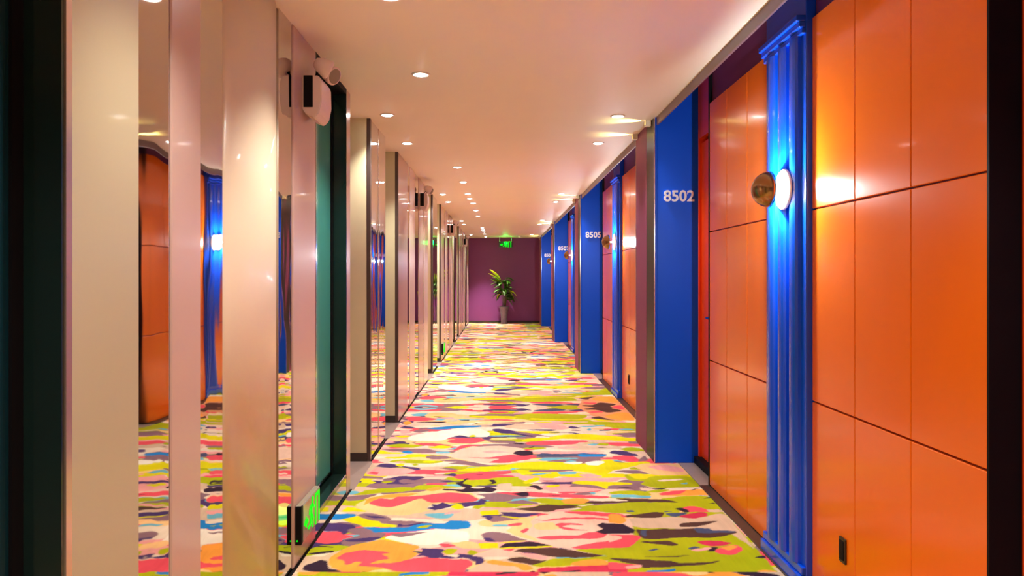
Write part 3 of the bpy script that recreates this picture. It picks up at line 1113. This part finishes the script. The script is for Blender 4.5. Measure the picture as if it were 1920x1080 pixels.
# ---------------------------------------------------------------- outlets on the orange wall
for i, y in enumerate((2.787, 7.45)):
    t = empty("wall_outlet", (WR, y, 0.262))
    obj("plate", B(-0.008, 0.0, -0.026, 0.026, -0.047, 0.047, bev=0.003, seg=2), M['brass'] if False else M['outlet'], t)
    obj("socket", B(-0.010, -0.007, -0.017, 0.017, -0.036, 0.036, bev=0.001), M['black'], t)
    tag(t, "dark bronze wall outlet low on the orange panels %s the %s pilaster" % ("beside" if i == 0 else "before", "nearest" if i == 0 else "second"), "outlet", "outlets on the orange wall")

# ---------------------------------------------------------------- emergency lights on the left wall
def make_emergency():
    t = empty("emergency_light", (0, 0, 0))
    bm = bmesh.new()
    pr = [(0.0, 0.095), (0.075, 0.095), (0.088, 0.07), (0.090, -0.02), (0.078, -0.075), (0.055, -0.098), (0.02, -0.085), (0.0, -0.055)]
    for s in (-0.10, 0.10):
        pass
    lo = [bm.verts.new((x, -0.10, z)) for x, z in pr]
    hi = [bm.verts.new((x, 0.10, z)) for x, z in pr]
    for j in range(len(pr)):
        q = (j + 1) % len(pr)
        bm.faces.new((lo[j], lo[q], hi[q], hi[j]))
    bm.faces.new(lo)
    bm.faces.new(hi)
    bmesh.ops.bevel(bm, geom=bm.edges[:], offset=0.004, segments=2, affect='EDGES')
    obj("body", bm, M['white'], t)
    for s in (-1, 1):
        obj("side_panel", B(0.008, 0.050, s * 0.099, s * 0.104, -0.050, 0.094, bev=0.001), M['black'], t)
    for s in (-1, 1):
        hd = obj("lamp_head", lathe(bmesh.new(), [(0.0, -0.045), (0.020, -0.040), (0.034, -0.018), (0.042, 0.012), (0.045, 0.030), (0.041, 0.036), (0.0, 0.032)], 20,
                 Matrix.Translation((0.088, s * 0.065, 0.145)) @ Matrix.Rotation(R(118), 4, 'Y') @ Matrix.Rotation(R(25 * s), 4, 'X')), M['white'], t, smooth=True)
        obj("lens", lathe(bmesh.new(), [(0.0, 0.040), (0.036, 0.037), (0.036, 0.034)], 20,
            Matrix.Translation((0.088, s * 0.065, 0.145)) @ Matrix.Rotation(R(118), 4, 'Y') @ Matrix.Rotation(R(25 * s), 4, 'X')), M['signface'], hd)
        obj("bracket", tube(bmesh.new(), [(0.05, s * 0.065, 0.09), (0.065, s * 0.065, 0.125), (0.085, s * 0.065, 0.14)], 0.010), M['black'], t, smooth=True)
    return t


ep = None
etext = ["twin-head white emergency light with dark side on the pink panel nearest the camera",
         "second emergency light along the left wall, black side facing the camera",
         "third emergency light along the left wall, small and dark near the ceiling",
         "farthest emergency light on the left wall beside the purple end wall"]
for i, y in enumerate((3.50, 8.42, 13.5, 18.3)):
    if ep is None:
        ep = make_emergency()
        e = ep
        e.location = (WL, y, 2.105)
    else:
        e = copy_tree(ep, (WL, y, 2.125))
    tag(e, etext[i], "emergency light", "emergency lights on the left wall")

# ---------------------------------------------------------------- exit signs
def pictogram(u0, v0, s):
    """running figure and arrow as flat polygons in (u, v), s = height"""
    polys = []
    def seg(a, b, w):
        d = Vector((b[0] - a[0], b[1] - a[1]))
        n = Vector((-d.y, d.x)).normalized() * w / 2
        polys.append([(a[0] + n.x, a[1] + n.y), (b[0] + n.x, b[1] + n.y), (b[0] - n.x, b[1] - n.y), (a[0] - n.x, a[1] - n.y)])
    polys.append([(0.05 + 0.09 * math.cos(i * math.pi / 6), 0.40 + 0.09 * math.sin(i * math.pi / 6)) for i in range(12)])
    seg((0.02, 0.30), (-0.10, -0.02), 0.15)
    seg((0.02, 0.28), (0.22, 0.14), 0.075)
    seg((0.00, 0.28), (-0.24, 0.22), 0.075)
    seg((-0.24, 0.22), (-0.30, 0.04), 0.07)
    seg((-0.09, 0.00), (0.12, -0.14), 0.095)
    seg((0.12, -0.14), (0.06, -0.42), 0.085)
    seg((-0.11, 0.00), (-0.18, -0.26), 0.09)
    seg((-0.18, -0.26), (-0.42, -0.30), 0.08)
    polys.append([(-0.62, 0.1), (-0.9, -0.06), (-0.62, -0.22)])
    seg((-0.45, -0.06), (-0.64, -0.06), 0.12)
    polys.append([(0.36, 0.46), (0.88, 0.46), (0.88, 0.36), (0.46, 0.36), (0.46, -0.46), (0.36, -0.46)])
    polys.append([(0.88, 0.36), (0.78, 0.36), (0.78, -0.46), (0.88, -0.46)])
    return [[(u0 + u * s, v0 + v * s) for u, v in p] for p in polys]


def picto_mesh(fn, depth, polys):
    bm = bmesh.new()
    for p in polys:
        lo = [bm.verts.new(fn(u, v, 0)) for u, v in p]
        hi = [bm.verts.new(fn(u, v, depth)) for u, v in p]
        n = len(p)
        for j in range(n):
            bm.faces.new((lo[j], lo[(j + 1) % n], hi[(j + 1) % n], hi[j]))
        bm.faces.new(lo)
        bm.faces.new(hi)
    return bm


ltxt = ["green lit exit sign low on the pink panel below the nearest emergency light",
        "small green lit exit sign low on the left wall farther down the corridor"]
for i, (y, z) in enumerate(((3.455, 0.185), (11.55, 0.185))):
    t = empty("exit_sign", (WL, y, z))
    obj("housing", B(0, 0.026, -0.162, 0.165, -0.085, 0.085, bev=0.003), M['signface'], t)
    obj("end_cap", B(0, 0.0275, -0.166, -0.140, -0.086, 0.084, bev=0.002), M['black'], t)
    obj("face", B(0.026, 0.029, -0.138, 0.162, -0.080, 0.080), M['signface'], t)
    fn = lambda u, v, w: (0.0295 + w, u, v)
    obj("pictogram", picto_mesh(fn, 0.002, pictogram(0.012, 0, 0.158)), M['green'], t)
    obj("indicator", B(0.006, 0.012, -0.1675, -0.165, -0.070, -0.064), M['green'], t)
    tag(t, ltxt[i], "exit sign", "low exit signs on the left wall")
    light("lamp", 'POINT', (0.09, 0, 0), 0.04, (0.0, 1.0, 0.1), t, size=0.05)

t = empty("hanging_exit_sign", (0.13, 20.3, 2.17))
obj("housing", B(-0.185, 0.185, -0.012, 0.012, -0.075, 0.085, bev=0.004), M['dgreen'], t)
fn = lambda u, v, w: (u, -0.0125 - w, v)
obj("pictogram", picto_mesh(fn, 0.002, pictogram(0, 0.005, 0.17)), M['green'], t)
for s in (-1, 1):
    obj("rod", tube(bmesh.new(), [(s * 0.16, 0, 0.085), (s * 0.16, 0, CE - 2.17)], 0.005), M['ring'], t)
light("lamp", 'POINT', (0, -0.10, 0.05), 2.2, (0.0, 1.0, 0.08), t, size=0.06)
tag(t, "green lit exit sign hanging on two rods before the purple end wall", "exit sign")

t = empty("smoke_detector", (0.52, 20.0, CE))
obj("base", lathe(bmesh.new(), [(0, 0), (0.06, 0), (0.06, -0.018), (0.0, -0.018)], 24), M['ring'], t)
obj("cap", lathe(bmesh.new(), [(0.045, -0.018), (0.042, -0.04), (0.025, -0.052), (0, -0.053)], 24), M['ring'], t, smooth=True)
tag(t, "small round white detector on the ceiling right of the hanging exit sign", "detector")

# ---------------------------------------------------------------- potted plant
px, py = 0.09, 20.62
t = empty("potted_plant", (px, py, 0))
prof = [(0.0, 0.0), (0.095, 0.0), (0.10, 0.015), (0.085, 0.06), (0.092, 0.20), (0.115, 0.36), (0.135, 0.46), (0.14, 0.48), (0.128, 0.48), (0.115, 0.44), (0.0, 0.44)]
v = obj("vase", lathe(bmesh.new(), prof, 28), M['vase'], t, smooth=True)
obj("soil", lathe(bmesh.new(), [(0.0, 0.455), (0.118, 0.452)], 20), M['soil'], t)


def leaf_mesh(name, L, W, droop, m, segs=9):
    bm = bmesh.new()
    rows = []
    for i in range(segs + 1):
        u = i / segs
        w = W * math.sin(math.pi * min(1, u * 0.96 + 0.03)) ** 0.8 * (1 - 0.35 * u) + 0.002
        x = L * u * (1 - 0.18 * droop * u)
        z = -droop * L * u * u * 0.6
        rows.append([bm.verts.new((x, -w, z + 0.25 * w)), bm.verts.new((x, 0, z)), bm.verts.new((x, w, z + 0.25 * w))])
    for a, b in zip(rows, rows[1:]):
        bm.faces.new((a[0], a[1], b[1], b[0]))
        bm.faces.new((a[1], a[2], b[2], b[1]))
    r = bmesh.ops.extrude_face_region(bm, geom=bm.faces[:])
    bmesh.ops.translate(bm, vec=(0, 0, 0.002), verts=[e for e in r['geom'] if isinstance(e, bmesh.types.BMVert)])
    me = bpy.data.meshes.new(name)
    bmesh.ops.recalc_face_normals(bm, faces=bm.faces[:])
    bm.to_mesh(me)
    bm.free()
    for p in me.polygons:
        p.use_smooth = True
    me.materials.append(m)
    return me


LM = [leaf_mesh("leaf", 0.34, 0.055, 0.5, M['leaf']), leaf_mesh("leaf", 0.28, 0.06, 0.9, M['leaf']), leaf_mesh("leaf", 0.36, 0.058, 0.2, M['lime']),
      leaf_mesh("leaf", 0.24, 0.062, 0.8, M['lime'])]
rng = random.Random(3)


def leaf(me, loc, yaw, pitch, roll=0, s=1.0):
    o = bpy.data.objects.new("leaf", me)
    col.objects.link(o)
    o.location = loc
    o.rotation_euler = (R(roll), R(-pitch), R(yaw))
    o.scale = (s, s, s)
    o.parent = t
    return o


stems = []
for i in range(9):
    a = 2 * math.pi * i / 9 + rng.uniform(-.2, .2)
    top = (0.13 * math.cos(a) * rng.uniform(.5, 1.3), 0.10 * math.sin(a), rng.uniform(0.85, 1.35))
    pts = [(0.04 * math.cos(a), 0.04 * math.sin(a), 0.45), (0.07 * math.cos(a), 0.06 * math.sin(a), 0.8 * (0.45 + top[2]) / 1.6), top]
    obj("stem", tube(bmesh.new(), pts, [0.008, 0.006, 0.003], 6), M['stem'], t, smooth=True)
    stems.append((a, top))
for i in range(80):
    a, top = stems[i % 9]
    u = rng.uniform(0.45, 1.0)
    loc = (top[0] * u + 0.02 * rng.uniform(-1, 1), top[1] * u, 0.45 + (top[2] - 0.45) * u)
    leaf(LM[rng.choice((0, 1, 0, 1, 1))], loc, math.degrees(a) + rng.uniform(-60, 60), rng.uniform(-15, 75), rng.uniform(-25, 25), rng.uniform(0.75, 1.1))
for yaw, pit, loc, s in ((185, 48, (-0.10, -0.06, 1.22), 1.15), (172, 40, (-0.12, -0.05, 1.18), 1.05), (200, 15, (-0.08, -0.07, 1.15), 0.8)):
    leaf(LM[2], loc, yaw, pit, 30, s)
for yaw, pit, loc, s in ((-15, -10, (0.18, -0.08, 0.88), 1.0), (-30, -25, (0.16, -0.08, 0.86), 0.9), (10, 5, (0.14, -0.06, 0.90), 0.7)):
    leaf(LM[3], loc, yaw, pit, -30, s)
for yaw, pit, loc, s in ((180, -20, (-0.12, -0.08, 1.05), 0.6), (190, -30, (-0.13, -0.08, 0.92), 0.6), (170, -35, (-0.12, -0.08, 0.82), 0.6)):
    leaf(LM[3], loc, yaw, pit, 20, s)
tag(t, "leafy green plant in a tall grey vase against the purple end wall", "plant")
